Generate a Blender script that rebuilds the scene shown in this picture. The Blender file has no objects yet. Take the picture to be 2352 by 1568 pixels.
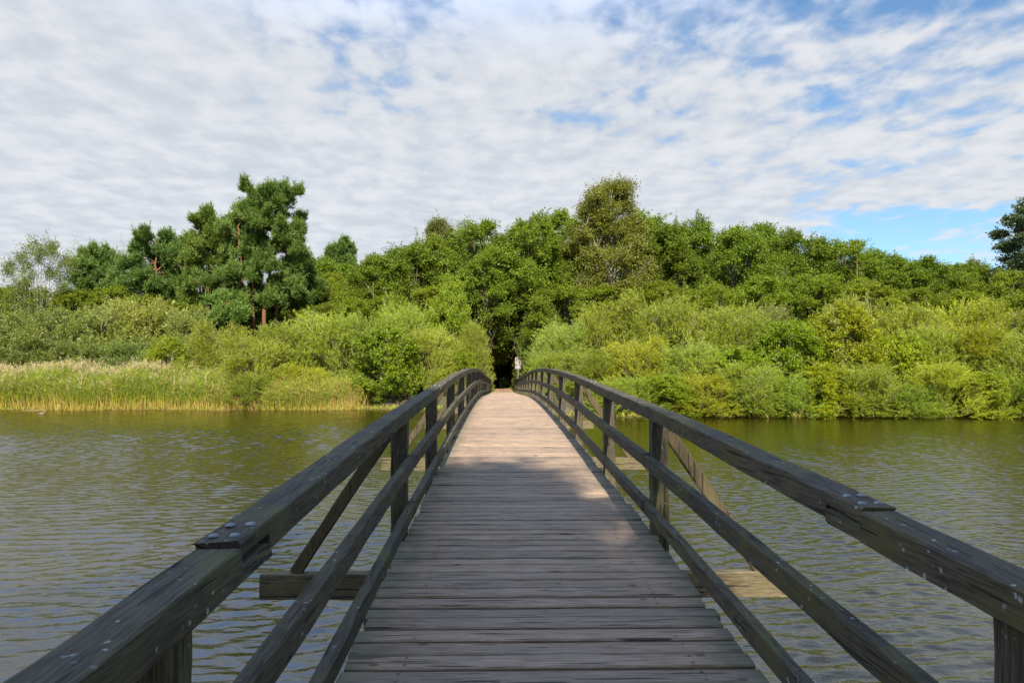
import bpy, bmesh, math, random
import numpy as np
from mathutils import Vector, Matrix

S = bpy.context.scene
COL = S.collection
R = np.random.default_rng
FPX = 1568.0                      # focal length in pixels of a 2352 px wide picture (24 mm)
CX, CZ = -0.24, 2.8               # camera x and height above the water

# ------------------------------------------------------------------ objects
def link(o, parent=None):
    COL.objects.link(o)
    if parent is not None:
        o.parent = parent
    return o

def tag(o, label=None, cat=None, group=None, kind=None):
    if label: o['label'] = label
    if cat: o['category'] = cat
    if group: o['group'] = group
    if kind: o['kind'] = kind
    return o

def empty(name, loc=(0, 0, 0)):
    o = bpy.data.objects.new(name, None)
    o.location = loc
    o.empty_display_size = 0.3
    return link(o)

def mesh_np(name, V, F, mat=None, tint=None, smooth=False):
    """V (n,3), F (m,k) one polygon size, tint per face."""
    V = np.asarray(V, np.float32); F = np.asarray(F, np.int32)
    me = bpy.data.meshes.new(name)
    me.vertices.add(len(V)); me.vertices.foreach_set('co', V.ravel())
    k = F.shape[1]
    me.loops.add(F.size); me.loops.foreach_set('vertex_index', F.ravel())
    me.polygons.add(len(F))
    me.polygons.foreach_set('loop_start', np.arange(0, F.size, k, dtype=np.int32))
    me.polygons.foreach_set('loop_total', np.full(len(F), k, np.int32))
    if tint is not None:
        a = me.attributes.new('tint', 'FLOAT', 'FACE')
        a.data.foreach_set('value', np.asarray(tint, np.float32))
    if mat: me.materials.append(mat)
    me.update(calc_edges=True)
    me.polygons.foreach_set('use_smooth', np.full(len(F), smooth))
    return me

class Geo:
    """collects quads with a tint per face"""
    def __init__(s): s.V = []; s.F = []; s.T = []; s.n = 0
    def add(s, V, F, t=0.5):
        V = np.asarray(V, float); F = np.asarray(F, int)
        s.V.append(V); s.F.append(F + s.n); s.n += len(V)
        s.T.append(np.full(len(F), t) if np.isscalar(t) else np.asarray(t))
    def box(s, lo, hi, t=0.5, M=None):
        x0, y0, z0 = lo; x1, y1, z1 = hi
        V = np.array([[x0,y0,z0],[x1,y0,z0],[x1,y1,z0],[x0,y1,z0],[x0,y0,z1],[x1,y0,z1],[x1,y1,z1],[x0,y1,z1]], float)
        if M is not None: V = V @ np.array(M.to_3x3()).T + np.array(M.translation)
        s.add(V, [[0,3,2,1],[4,5,6,7],[0,1,5,4],[1,2,6,5],[2,3,7,6],[3,0,4,7]], t)
    def sweep(s, rings, t=0.5, caps=(True, True)):
        """rings (m, k, 3) closed loops, k even"""
        rings = np.asarray(rings, float); m, k, _ = rings.shape
        i = np.arange(m - 1)[:, None]; j = np.arange(k)[None]
        a = i * k + j; b = i * k + (j + 1) % k
        F = np.stack([a, b, b + k, a + k], -1).reshape(-1, 4)
        fs = [F]
        for end, c in ((0, caps[0]), (m - 1, caps[1])):
            if c:
                q = []
                for h in range(k // 2 - 1):
                    f = [end*k + h, end*k + h + 1, end*k + k - 2 - h, end*k + k - 1 - h]
                    q.append(f if end else f[::-1])
                fs.append(np.array(q))
        s.add(rings.reshape(-1, 3), np.concatenate(fs), t)
    def tube(s, P, rad, n=6, t=0.5):
        P = np.asarray(P, float); rad = np.asarray(rad, float)
        d = np.gradient(P, axis=0); d /= np.linalg.norm(d, axis=1)[:, None] + 1e-9
        ref = np.where(np.abs(d[:, 2:3]) > .9, np.array([[1., 0, 0]]), np.array([[0, 0, 1.]]))
        u = np.cross(d, ref); u /= np.linalg.norm(u, axis=1)[:, None] + 1e-9
        v = np.cross(d, u)
        a = np.arange(n) * 2 * np.pi / n
        rings = P[:, None] + rad[:, None, None] * (np.cos(a)[None, :, None] * u[:, None] + np.sin(a)[None, :, None] * v[:, None])
        s.sweep(rings, t, (False, True))
    def mesh(s, name, mat, smooth=False):
        return mesh_np(name, np.concatenate(s.V), np.concatenate(s.F), mat, np.concatenate(s.T), smooth)
    def obj(s, name, mat, parent=None, smooth=False):
        return link(bpy.data.objects.new(name, s.mesh(name, mat, smooth)), parent)

# ------------------------------------------------------------------ nodes
class NT:
    def __init__(s, tree): s.t = tree; s.L = tree.links.new
    def n(s, typ, ins=None, **kw):
        nd = s.t.nodes.new(typ)
        for k, v in kw.items(): setattr(nd, k, v)
        for k, v in (ins or {}).items(): s.put(nd.inputs[k], v)
        return nd
    def put(s, sock, v):
        if isinstance(v, bpy.types.NodeSocket): s.L(v, sock)
        elif isinstance(v, bpy.types.Node): s.L(v.outputs[0], sock)
        elif isinstance(v, (tuple, list)) and sock.type == 'RGBA' and len(v) == 3: sock.default_value = (*v, 1)
        else: sock.default_value = v
    def math(s, op, a, b=None, clamp=False):
        nd = s.n('ShaderNodeMath', {0: a}, operation=op, use_clamp=clamp)
        if b is not None: s.put(nd.inputs[1], b)
        return nd.outputs[0]
    def vmath(s, op, a, b):
        return s.n('ShaderNodeVectorMath', {0: a, 1: b}, operation=op).outputs[0]
    def mix(s, f, a, b, mode='MIX'):
        nd = s.n('ShaderNodeMix', data_type='RGBA', blend_type=mode)
        s.put(nd.inputs[0], f); s.put(nd.inputs[6], a); s.put(nd.inputs[7], b)
        return nd.outputs[2]
    def step(s, v, lo, hi, a=0.0, b=1.0):
        nd = s.n('ShaderNodeMapRange', {0: v, 1: lo, 2: hi, 3: a, 4: b}, interpolation_type='SMOOTHSTEP')
        return nd.outputs[0]
    def noise(s, vec, scale, detail=4, rough=.55, dist=0.0):
        return s.n('ShaderNodeTexNoise', {'Vector': vec, 'Scale': scale, 'Detail': detail, 'Roughness': rough, 'Distortion': dist}).outputs[0]
    def scaled(s, vec, sc, rot=(0, 0, 0)):
        return s.n('ShaderNodeMapping', {'Vector': vec, 'Scale': sc, 'Rotation': rot}).outputs[0]

def material(name):
    m = bpy.data.materials.new(name); m.use_nodes = True
    m.node_tree.nodes.clear()
    t = NT(m.node_tree)
    t.out = t.n('ShaderNodeOutputMaterial')
    return m, t

def leaf_mat(name, c0, c1, back=None, trans=0.35, gloss=0.06, patch=None, pf=.7):
    m, t = material(name)
    at = t.n('ShaderNodeAttribute', attribute_name='tint').outputs['Fac']
    oi = t.n('ShaderNodeObjectInfo')
    col = t.mix(at, c0, c1)
    if patch is not None:
        nz = t.noise(t.n('ShaderNodeTexCoord').outputs['Object'], .55, 2)
        col = t.mix(t.step(nz, .5, .75, 0, pf), col, patch)
    col = t.mix(1.0, col, oi.outputs['Color'], 'MULTIPLY')
    if back is not None:
        geo = t.n('ShaderNodeNewGeometry')
        col = t.mix(geo.outputs['Backfacing'], col, t.mix(1.0, back, oi.outputs['Color'], 'MULTIPLY'))
    d = t.n('ShaderNodeBsdfDiffuse', {'Color': col})
    tc = t.mix(1.0, col, (1.25, 1.2, .45), 'MULTIPLY')
    tr = t.n('ShaderNodeBsdfTranslucent', {'Color': tc})
    g = t.n('ShaderNodeBsdfGlossy', {'Color': (.9, .95, 1.0), 'Roughness': .42})
    a = t.n('ShaderNodeMixShader', {0: trans, 1: d.outputs[0], 2: tr.outputs[0]})
    b = t.n('ShaderNodeMixShader', {0: gloss, 1: a.outputs[0], 2: g.outputs[0]})
    t.L(b.outputs[0], t.out.inputs[0])
    return m

def bark_mat(name, c0, c1, scale=(6, 6, 1.2), c2=None, zsplit=None):
    m, t = material(name)
    v = t.scaled(t.n('ShaderNodeTexCoord').outputs['Object'], scale)
    nz = t.noise(v, 2.5, 6, .65)
    col = t.mix(t.step(nz, .35, .65), c0, c1)
    if c2 is not None:
        z = t.n('ShaderNodeSeparateXYZ', {0: t.n('ShaderNodeTexCoord').outputs['Object']}).outputs[2]
        col = t.mix(t.step(z, zsplit[0], zsplit[1]), t.mix(nz, tuple(x*.6 for x in c2), c2), col)
    b = t.n('ShaderNodeBump', {'Height': nz, 'Strength': .6, 'Distance': .03})
    p = t.n('ShaderNodeBsdfPrincipled', {'Base Color': col, 'Roughness': .85, 'Normal': b})
    p.inputs['Specular IOR Level'].default_value = .2
    t.L(p.outputs[0], t.out.inputs[0])
    return m

def wood_mat(name, axis, c0, c1, algae, amount, lichen=.5, deck=False):
    m, t = material(name)
    oc = t.n('ShaderNodeTexCoord').outputs['Object']
    at = t.n('ShaderNodeAttribute', attribute_name='tint').outputs['Fac']
    off = t.n('ShaderNodeCombineXYZ', {0: t.math('MULTIPLY', at, 31.7), 1: t.math('MULTIPLY', at, 17.3), 2: t.math('MULTIPLY', at, 23.9)}).outputs[0]
    vec = t.vmath('ADD', oc, off)
    sc = [130., 130., 130.]; sc['xyz'.index(axis)] = 6.5
    g = t.scaled(vec, tuple(sc))
    grain = t.noise(g, 1.0, 7, .62, .6)
    sc2 = [16., 16., 16.]; sc2['xyz'.index(axis)] = 1.7
    streak = t.noise(t.scaled(vec, tuple(sc2)), 1.0, 3, .5, .4)
    blotch = t.noise(vec, 3.2, 5, .6)
    col = t.mix(t.step(grain, .32, .66), tuple(x * (1.0 if deck else .8) for x in c0), tuple(x * 1.1 for x in c1))
    col = t.mix(1.0, col, t.mix(at, (.80, .80, .82), (1.12, 1.08, 1.04)), 'MULTIPLY')
    col = t.mix(t.step(streak, .3, .7, .22 if deck else .3, 0), col, tuple(x * .45 for x in c0))
    am = t.step(blotch, .42, .68, 0, amount)
    if deck:
        x = t.math('ABSOLUTE', t.n('ShaderNodeSeparateXYZ', {0: oc}).outputs[0])
        x = t.math('ADD', x, t.math('MULTIPLY', t.math('SUBTRACT', blotch, .5), .5))
        am = t.math('MAXIMUM', t.math('MULTIPLY', am, .5), t.step(x, .72, 1.02, 0, .8))
    col = t.mix(am, col, algae)
    sc3 = [48., 48., 48.]; sc3['xyz'.index(axis)] = 2.0
    cr = t.noise(t.scaled(vec, tuple(sc3)), 1.0, 2, .4, .25)
    crack = t.step(cr, .64, .68)
    knot = t.n('ShaderNodeTexVoronoi', {'Vector': t.scaled(vec, tuple(2.6 if a != axis else 1.6 for a in 'xyz')), 'Scale': 1.6}).outputs['Distance']
    kn = t.step(knot, .05, .085, .75, 0)
    col = t.mix(t.math('MULTIPLY', crack, .8), col, (.012, .01, .008))
    col = t.mix(kn, col, tuple(x * .35 for x in c0))
    if lichen > 0:
        sp = t.n('ShaderNodeTexVoronoi', {'Vector': t.vmath('ADD', vec, t.vmath('MULTIPLY', t.n('ShaderNodeTexNoise', {'Vector': vec, 'Scale': 60.0}).outputs[1], (.02, .02, .02))), 'Scale': 26.0}).outputs['Distance']
        ln = t.noise(vec, 5.0, 3)
        lk = t.math('MULTIPLY', t.step(sp, .15, .22, 1, 0), t.step(ln, .51, .6))
        col = t.mix(t.math('MULTIPLY', lk, lichen), col, (.42, .46, .43))
    if deck:
        sp = t.n('ShaderNodeTexVoronoi', {'Vector': vec, 'Scale': 30.0}).outputs['Distance']
        yl = t.math('MULTIPLY', t.step(sp, .22, .3, 1, 0), t.step(t.noise(vec, 2.4, 2), .63, .7))
        yl = t.math('MULTIPLY', yl, t.step(x, .5, .8))
        col = t.mix(yl, col, (.42, .30, .02))
    if deck:                                                # rusty nails over the two stringers
        sx3 = t.n('ShaderNodeSeparateXYZ', {0: oc}).outputs
        ex = t.math('ADD', t.math('SUBTRACT', t.math('ABSOLUTE', sx3[0]), .725), t.math('MULTIPLY', at, .03))
        fr = t.math('FRACT', t.math('ADD', t.math('DIVIDE', t.math('ADD', sx3[1], 8.5), .149), .5))
        ey = t.math('MULTIPLY', t.math('SUBTRACT', t.math('ABSOLUTE', t.math('SUBTRACT', fr, .5)), .24), .149)
        rr2 = t.math('SQRT', t.math('ADD', t.math('MULTIPLY', ex, ex), t.math('MULTIPLY', ey, ey)))
        rr2 = t.math('ADD', rr2, t.math('MULTIPLY', t.math('SUBTRACT', t.noise(vec, 14, 2), .5), .02))
        nk = t.math('MULTIPLY', t.step(rr2, .005, .012, .7, 0), t.step(t.noise(vec, 6, 1), .40, .5))
        col = t.mix(nk, col, (.04, .025, .018))
    h = t.math('SUBTRACT', t.math('ADD', t.math('MULTIPLY', grain, .5), t.math('MULTIPLY', streak, .4)), t.math('MULTIPLY', crack, 1.2))
    b = t.n('ShaderNodeBump', {'Height': h, 'Strength': .5 if deck else .9, 'Distance': .005})
    p = t.n('ShaderNodeBsdfPrincipled', {'Base Color': col, 'Roughness': .78, 'Normal': b})
    p.inputs['Specular IOR Level'].default_value = .3
    t.L(p.outputs[0], t.out.inputs[0])
    return m

def plain_mat(name, c, rough=.6, metal=0.0, var=0.0):
    m, t = material(name)
    col = c
    if var:
        nz = t.noise(t.n('ShaderNodeTexCoord').outputs['Object'], 18, 4)
        col = t.mix(t.step(nz, .35, .7, 0, var), c, tuple(x * .5 for x in c))
    p = t.n('ShaderNodeBsdfPrincipled', {'Base Color': col, 'Roughness': rough, 'Metallic': metal})
    t.L(p.outputs[0], t.out.inputs[0])
    return m

# ------------------------------------------------------------------ world, sun, camera
EL = math.radians(42.0)
AZ = math.radians(5.5)            # sun behind the camera, a little to the right
SUN = Vector((math.sin(AZ) * math.cos(EL), -math.cos(AZ) * math.cos(EL), math.sin(EL)))

w = bpy.data.worlds.new('World'); S.world = w; w.use_nodes = True
w.node_tree.nodes.clear(); t = NT(w.node_tree)
sky = t.n('ShaderNodeTexSky', sky_type='NISHITA', sun_disc=False, sun_elevation=EL, sun_rotation=math.pi - AZ,
          altitude=20, air_density=1.0, dust_density=.6, ozone_density=2.0)
gen = t.n('ShaderNodeTexCoord').outputs['Generated']
sep = t.n('ShaderNodeSeparateXYZ', {0: gen}); dx, dy, dz = sep.outputs
zz = t.math('ADD', t.math('MAXIMUM', dz, 0.0), .075)
px, py = t.math('DIVIDE', dx, zz), t.math('DIVIDE', dy, zz)
pl = t.n('ShaderNodeCombineXYZ', {0: px, 1: py}).outputs[0]
cell = t.noise(t.scaled(pl, (7.2, 5.6, 1), (0, 0, math.radians(-14))), 1.0, 4, .5, .25)
mid = t.noise(t.scaled(pl, (2.6, 1.9, 1), (0, 0, math.radians(-24))), 1.0, 4, .5, .2)
fine = t.noise(t.scaled(pl, (15, 12, 1), (0, 0, math.radians(18))), 1.0, 4, .55, .2)
big = t.noise(t.scaled(pl, (.62, .5, 1)), 1.0, 2, .5)
rip = t.noise(t.scaled(pl, (3.2, 9.0, 1), (0, 0, math.radians(-14))), 1.0, 3, .5, .3)
dens = t.math('ADD', t.math('MULTIPLY', cell, .62), t.math('MULTIPLY', mid, .55))
dens = t.math('ADD', dens, t.math('MULTIPLY', fine, .20))
dens = t.math('ADD', dens, t.math('MULTIPLY', t.math('SUBTRACT', big, .5), .6))
az = t.math('ARCTAN2', dx, dy)    # azimuth: the sheet of cloud thins towards the right and ends low on the right
thin = t.math('MULTIPLY', t.step(az, .04, .42, 0, .155), t.step(dz, .2, .3, .3, 1))
lowgap = t.math('MULTIPLY', t.step(az, .28, .50), t.step(dz, .155, .235, 1, 0))
lift = t.step(dz, .12, .42, .20, 0)
lift = t.math('ADD', lift, t.step(az, -.30, -.52, 0, .12))
lift = t.math('SUBTRACT', lift, t.step(dz, .33, .45, 0, .055))
cov = t.math('ADD', t.math('SUBTRACT', dens, thin), lift)
cov = t.math('SUBTRACT', cov, t.math('MULTIPLY', lowgap, .42))
alpha = t.step(cov, .37, .65, 0.0, .96)
shade = t.math('ADD', t.math('MULTIPLY', cell, .55), t.math('ADD', t.math('MULTIPLY', fine, .2), t.math('ADD', t.math('MULTIPLY', rip, .25), t.math('MULTIPLY', mid, .3))))
ccol = t.mix(t.step(shade, .50, .80), (.70, .745, .815), (.905, .92, .955))
ccol = t.mix(1.0, ccol, t.mix(t.step(dz, .40, .64), (1, 1, 1), (1.0, 1.42, 2.2)), 'MULTIPLY')  # added boost: overhead cloud, mostly unseen, made brighter and bluer for the water's reflection
skyc = t.mix(1.0, sky.outputs[0], (.86, 1.06, 1.14), 'MULTIPLY')
CLOUD = .465
b1 = t.n('ShaderNodeBackground', {'Color': skyc, 'Strength': .085})
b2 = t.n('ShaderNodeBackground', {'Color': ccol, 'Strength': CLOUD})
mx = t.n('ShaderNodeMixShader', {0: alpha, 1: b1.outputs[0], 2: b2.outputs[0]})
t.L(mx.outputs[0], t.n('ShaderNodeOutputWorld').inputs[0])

sl = bpy.data.lights.new('sun', 'SUN'); sl.energy = 5.0; sl.angle = math.radians(.53); sl.color = (1.0, .93, .80)
so = bpy.data.objects.new('sun', sl); link(so)
so.rotation_euler = SUN.to_track_quat('Z', 'Y').to_euler()

cam = bpy.data.cameras.new('camera'); co = link(bpy.data.objects.new('camera', cam))
cam.sensor_width = 36; cam.lens = 36 * FPX / 2352; cam.clip_end = 8000; cam.clip_start = .05
pitch = math.atan(66 / FPX); yaw = math.atan(27 / FPX)
co.location = (CX, 0, CZ); co.rotation_euler = (math.pi / 2 + pitch, 0, -yaw)
S.camera = co
S.view_settings.view_transform = 'Standard'; S.view_settings.look = 'None'
S.view_settings.exposure = 0.95; S.view_settings.gamma = 1.0
S.cycles.max_bounces = 8; S.cycles.transparent_max_bounces = 8
S.cycles.diffuse_bounces = 3; S.cycles.glossy_bounces = 3; S.cycles.transmission_bounces = 4
S.cycles.use_denoising = True
S.cycles.sample_clamp_indirect = 6.0

def wx(fx, D): return CX + (fx - 1149.0) / FPX * D          # picture column -> world x at distance D
def wz(fy, D): return CZ + (850.0 - fy) / FPX * D           # picture row -> world z

# ------------------------------------------------------------------ deck profile, terrain
PY = np.array([-9, -6, -3, 0, 3.2, 5, 8.4, 11, 13.5, 17, 21, 25, 30, 36, 43, 51, 56, 61, 70, 90, 140.])
PZ = np.array([-1.80, -1.76, -1.70, -1.60, -1.44, -1.345, -1.22, -1.115, -1.05, -.985, -.965, -.995, -1.115, -1.29, -1.475, -1.67, -1.76, -1.80, -1.83, -1.85, -1.85])
_y = np.arange(-9, 140, .1); _z = np.interp(_y, PY, PZ)
k_ = np.hanning(31); k_ /= k_.sum()
_z[15:-15] = np.convolve(_z, k_, 'valid')
def dz_(y): return CZ + np.interp(y, _y, _z)                # height of the deck surface

def sstep(v, a, b):
    q = np.clip((v - a) / (b - a), 0, 1); return q * q * (3 - 2 * q)

def ground(x, y):
    x = np.asarray(x, float); y = np.asarray(y, float)
    ys = 48.9 - 8.2 * sstep(x, -1.0, 5.0) - 1.6 * sstep(x, 15, 60)
    ys = ys + .35 * np.sin(x * .7) + .2 * np.sin(x * 1.9 + 1)
    far = np.clip((y - ys) * .28, -1.6, 1.0) + .25 * sstep(y, 60, 140)
    near = np.clip((-3.2 - y) * .5, -1.6, .95)
    h = np.maximum(far, near)
    side = np.clip((np.abs(x) - 420) * .05, -1.6, 1.2)
    h = np.maximum(h, side)
    p = dz_(y) - .03
    bank = (1 - sstep(np.abs(x), 1.3, 4.0)) * np.maximum(sstep(y, 49.0, 51.5), sstep(-y, 4.6, 6))
    h = h * (1 - bank) + p * bank
    h = h + .06 * np.sin(x * 1.3 + y * .7) * np.sin(y * .9 - x * .4) * sstep(h, .1, .6) * (1 - bank)
    return h

def axis_pts(a, b, step, lo, hi):
    mid = np.arange(a, b, step)
    g = np.geomspace(1, 400, 22) * step
    up = mid[-1] + np.cumsum(g); dn = mid[0] - np.cumsum(g)
    v = np.concatenate([dn[::-1], mid, up]); v = v[(v > lo) & (v < hi)]
    return np.concatenate([[lo], v, [hi]])

gx = axis_pts(-70, 70, .7, -3000, 3000); gy = axis_pts(-12, 110, .6, -1500, 4000)
X, Y = np.meshgrid(gx, gy, indexing='ij'); Z = ground(X, Y)
nx, ny = X.shape
ii = (np.arange(nx - 1)[:, None] * ny + np.arange(ny - 1)[None]).ravel()
F = np.stack([ii, ii + ny, ii + ny + 1, ii + 1], -1)
m, t = material('forest_floor')
oc = t.n('ShaderNodeTexCoord').outputs['Object']
n1 = t.noise(oc, .9, 6, .65); n2 = t.noise(oc, 9, 5, .7)
col = t.mix(t.step(n1, .4, .62), (.075, .052, .03), (.045, .065, .018))
col = t.mix(t.step(n2, .45, .7, 0, .6), col, (.14, .10, .055))
b = t.n('ShaderNodeBump', {'Height': n2, 'Strength': .8, 'Distance': .06})
p = t.n('ShaderNodeBsdfPrincipled', {'Base Color': col, 'Roughness': .95, 'Normal': b})
t.L(p.outputs[0], t.out.inputs[0])
g = link(bpy.data.objects.new('ground', mesh_np('ground', np.stack([X, Y, Z], -1).reshape(-1, 3), F, m, smooth=True)))
tag(g, kind='structure')

# path of trodden earth beyond the deck
ys_ = np.arange(49.9, 112, .6)
half = np.interp(ys_, [49, 58, 64, 112], [1.0, 1.0, .85, .8])
cxp = np.interp(ys_, [49, 66, 80, 112], [0, .1, -.7, -5])
us = np.linspace(-1, 1, 7)
PX = cxp[:, None] + us[None] * half[:, None] * (1 + .06 * np.sin(ys_ * 1.7)[:, None])
PYY = np.repeat(ys_[:, None], 7, 1)
PZZ = np.maximum(ground(PX, PYY), dz_(PYY) - .03) + .02 - .015 * (1 - us[None] ** 2) + .012 * np.sin(PX * 5 + PYY * 3)
m, t = material('trodden_earth')
oc = t.n('ShaderNodeTexCoord').outputs['Object']
n1 = t.noise(oc, 2.2, 6, .65); n2 = t.noise(oc, 40, 3, .6)
col = t.mix(t.step(n1, .35, .7), (.23, .125, .065), (.36, .225, .13))
col = t.mix(t.step(n2, .55, .7, 0, .6), col, (.10, .06, .03))
p = t.n('ShaderNodeBsdfPrincipled', {'Base Color': col, 'Roughness': .95, 'Normal': t.n('ShaderNodeBump', {'Height': n2, 'Strength': .5, 'Distance': .02})})
t.L(p.outputs[0], t.out.inputs[0])
npth = len(ys_); ii = (np.arange(npth - 1)[:, None] * 7 + np.arange(6)[None]).ravel()
po = link(bpy.data.objects.new('path', mesh_np('path', np.stack([PX, PYY, PZZ], -1).reshape(-1, 3), np.stack([ii, ii + 1, ii + 8, ii + 7], -1), m, smooth=True)))
tag(po, kind='structure')

# water
m, t = material('pond_water')
oc = t.n('ShaderNodeTexCoord').outputs['Object']
wa = t.noise(t.scaled(oc, (5, 15, 1), (0, 0, math.radians(24))), 1.0, 3, .55, .3)
wb = t.noise(t.scaled(oc, (6, 17, 1), (0, 0, math.radians(-27))), 1.1, 3, .55, .3)
h = t.math('ADD', t.math('MULTIPLY', wa, .5), t.math('MULTIPLY', wb, .5))
b = t.n('ShaderNodeBump', {'Height': h, 'Strength': 1.0, 'Distance': .011})
bod = t.mix(t.step(t.noise(oc, .08, 3), .3, .7), (.022, .0165, .001), (.018, .0145, .001))
p = t.n('ShaderNodeBsdfPrincipled', {'Base Color': bod, 'Roughness': .02, 'IOR': 1.92, 'Normal': b})
t.L(p.outputs[0], t.out.inputs[0])
rw = R(4)
wgx = np.concatenate([[-600, -120, -60], np.arange(-41, 41, .052), [41, 60, 120, 600]])
wgy = np.concatenate([np.arange(-9, 2, .5), np.arange(2, 50.5, .037), [52, 56, 60]])
WX, WY = np.meshgrid(wgx.astype(np.float32), wgy.astype(np.float32), indexing='ij'); WZ = np.zeros_like(WX)
amp = .62 + .38 * np.sin(WX * .11 + .6 * np.sin(WY * .13) + 1) * np.sin(WY * .17 - WX * .05)
for k in range(54):
    lam = .145 * (.42 / .145) ** rw.random() ** 1.2
    th = math.pi / 2 + rw.choice([-.55, .5, .1]) + rw.normal(0, .24)      # travel mostly along y, crests slanting both ways
    kk = 2 * math.pi / lam
    slope = .029
    ph = kk * (math.cos(th) * WX + math.sin(th) * WY) + rw.uniform(0, 6.28) + .9 * np.sin(WX * rw.uniform(.3, 1.1) + WY * rw.uniform(-.6, .6) + rw.uniform(0, 6))
    sn = np.sin(ph)
    WZ += (slope / kk) * (sn + .25 * np.cos(2 * ph) * -1)
WZ *= amp * (np.abs(WX) < 40.9) * (WY > 2) * (WY < 50)
nx, ny = WX.shape
ii = (np.arange(nx - 1)[:, None] * ny + np.arange(ny - 1)[None]).ravel()
wo = link(bpy.data.objects.new('water', mesh_np('water', np.stack([WX, WY, WZ], -1).reshape(-1, 3), np.stack([ii, ii + ny, ii + ny + 1, ii + 1], -1), m, smooth=True)))
tag(wo, kind='structure')

# ------------------------------------------------------------------ footbridge
W_RAIL = wood_mat('weathered_rail_wood', 'y', (.033, .027, .018), (.098, .082, .057), (.100, .090, .026), .65, .55)
W_POST = wood_mat('weathered_post_wood', 'z', (.040, .032, .021), (.112, .092, .064), (.115, .105, .035), .6, .25)
W_BEAM = wood_mat('weathered_beam_wood', 'x', (.080, .062, .035), (.185, .150, .085), (.115, .108, .034), .75, .2)
W_DECK = wood_mat('weathered_plank_wood', 'x', (.215, .143, .092), (.38, .28, .20), (.085, .085, .05), .35, .12, deck=True)
STEEL = plain_mat('galvanised_steel', (.27, .28, .30), .55, .8, .6)
W_BRACE = wood_mat('brown_brace_wood', 'z', (.060, .042, .024), (.125, .090, .050), (.085, .08, .03), .5, 0)

bridge = empty('footbridge', (0, 24, 0))
tag(bridge, 'long arched wooden footbridge with weathered handrails crossing the pond', 'footbridge')
def bpart(geo, name, mat, smooth=False):
    o = geo.obj(name, mat, bridge, smooth)
    o.location = -Vector((0, 24, 0))                       # meshes are written in world metres
    return o

rg = R(5)
# deck of cross planks
G = Geo(); pitch_p = .149
ypl = np.arange(-8.5, 50.2, pitch_p)
for y in ypl:
    d = pitch_p - rg.uniform(.019, .029)
    hw0, hw1 = 1.0 + rg.normal(0, .010), 1.0 + rg.normal(0, .010)
    s_ = (dz_(y + .1) - dz_(y - .1)) / .2
    z = dz_(y) + rg.normal(0, .0022)
    roll = s_ + rg.normal(0, .010); skew = rg.normal(0, .002)
    th, c = .045, .008
    prof = np.array([[-d/2, -th], [d/2, -th], [d/2, -c], [d/2 - c, 0], [-d/2 + c, 0], [-d/2, -c]])
    rings = []
    for xx in np.linspace(-1, 1, 7):
        xw = -hw0 if xx == -1 else (hw1 if xx == 1 else xx * 1.0)
        j = rg.normal(0, .0012, (6, 2)); q = prof + j
        rings.append(np.stack([np.full(6, xw), y + q[:, 0] + skew * xx, z + q[:, 1] + roll * q[:, 0]], -1))
    G.sweep(rings, rg.uniform(0, 1))
bpart(G, 'deck', W_DECK)

def beam_along(y0, y1, x0, x1, zo0, zo1, step=.25, jit=.002, cham=.005, t=.5, G=None, lap0=0.0, lap1=0.0):
    """a timber that follows the deck: x0..x1, zo0..zo1 above the deck; lap0 / lap1: length of the half laps at its ends
    (the upper half runs on at the near end, the lower half at the far end)"""
    G = G or Geo(); zm = (zo0 + zo1) / 2
    n = max(2, int((y1 - y0) / step) + 1); ys = np.linspace(y0, y1, n)
    lo = np.full(n, zo0); hi = np.full(n, zo1)
    if lap0:
        ys = np.concatenate([[y0 - lap0, y0 - lap0 * .5, y0], ys]); lo = np.concatenate([[zm + .002] * 3, lo]); hi = np.concatenate([[zo1] * 3, hi])
    if lap1:
        ys = np.concatenate([ys, [y1, y1 + lap1 * .5, y1 + lap1]]); lo = np.concatenate([lo, [zo0] * 3]); hi = np.concatenate([hi, [zm - .002] * 3])
    n = len(ys); c = cham
    X_ = np.array([x0 + c, x1 - c, x1, x1, x1 - c, x0 + c, x0, x0])[None].repeat(n, 0)
    Z_ = np.stack([lo, lo, lo + c, hi - c, hi, hi, hi - c, lo + c], 1)
    q = rg.normal(0, jit, (n, 8, 2))
    for _ in range(6): q[1:-1] = (q[:-2] + q[1:-1] * 2 + q[2:]) / 4
    q *= 2.0
    rings = np.stack([X_ + q[..., 0], np.repeat(ys[:, None], 8, 1), dz_(ys)[:, None] + Z_ + q[..., 1]], -1)
    G.sweep(rings, t)
    return G

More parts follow.
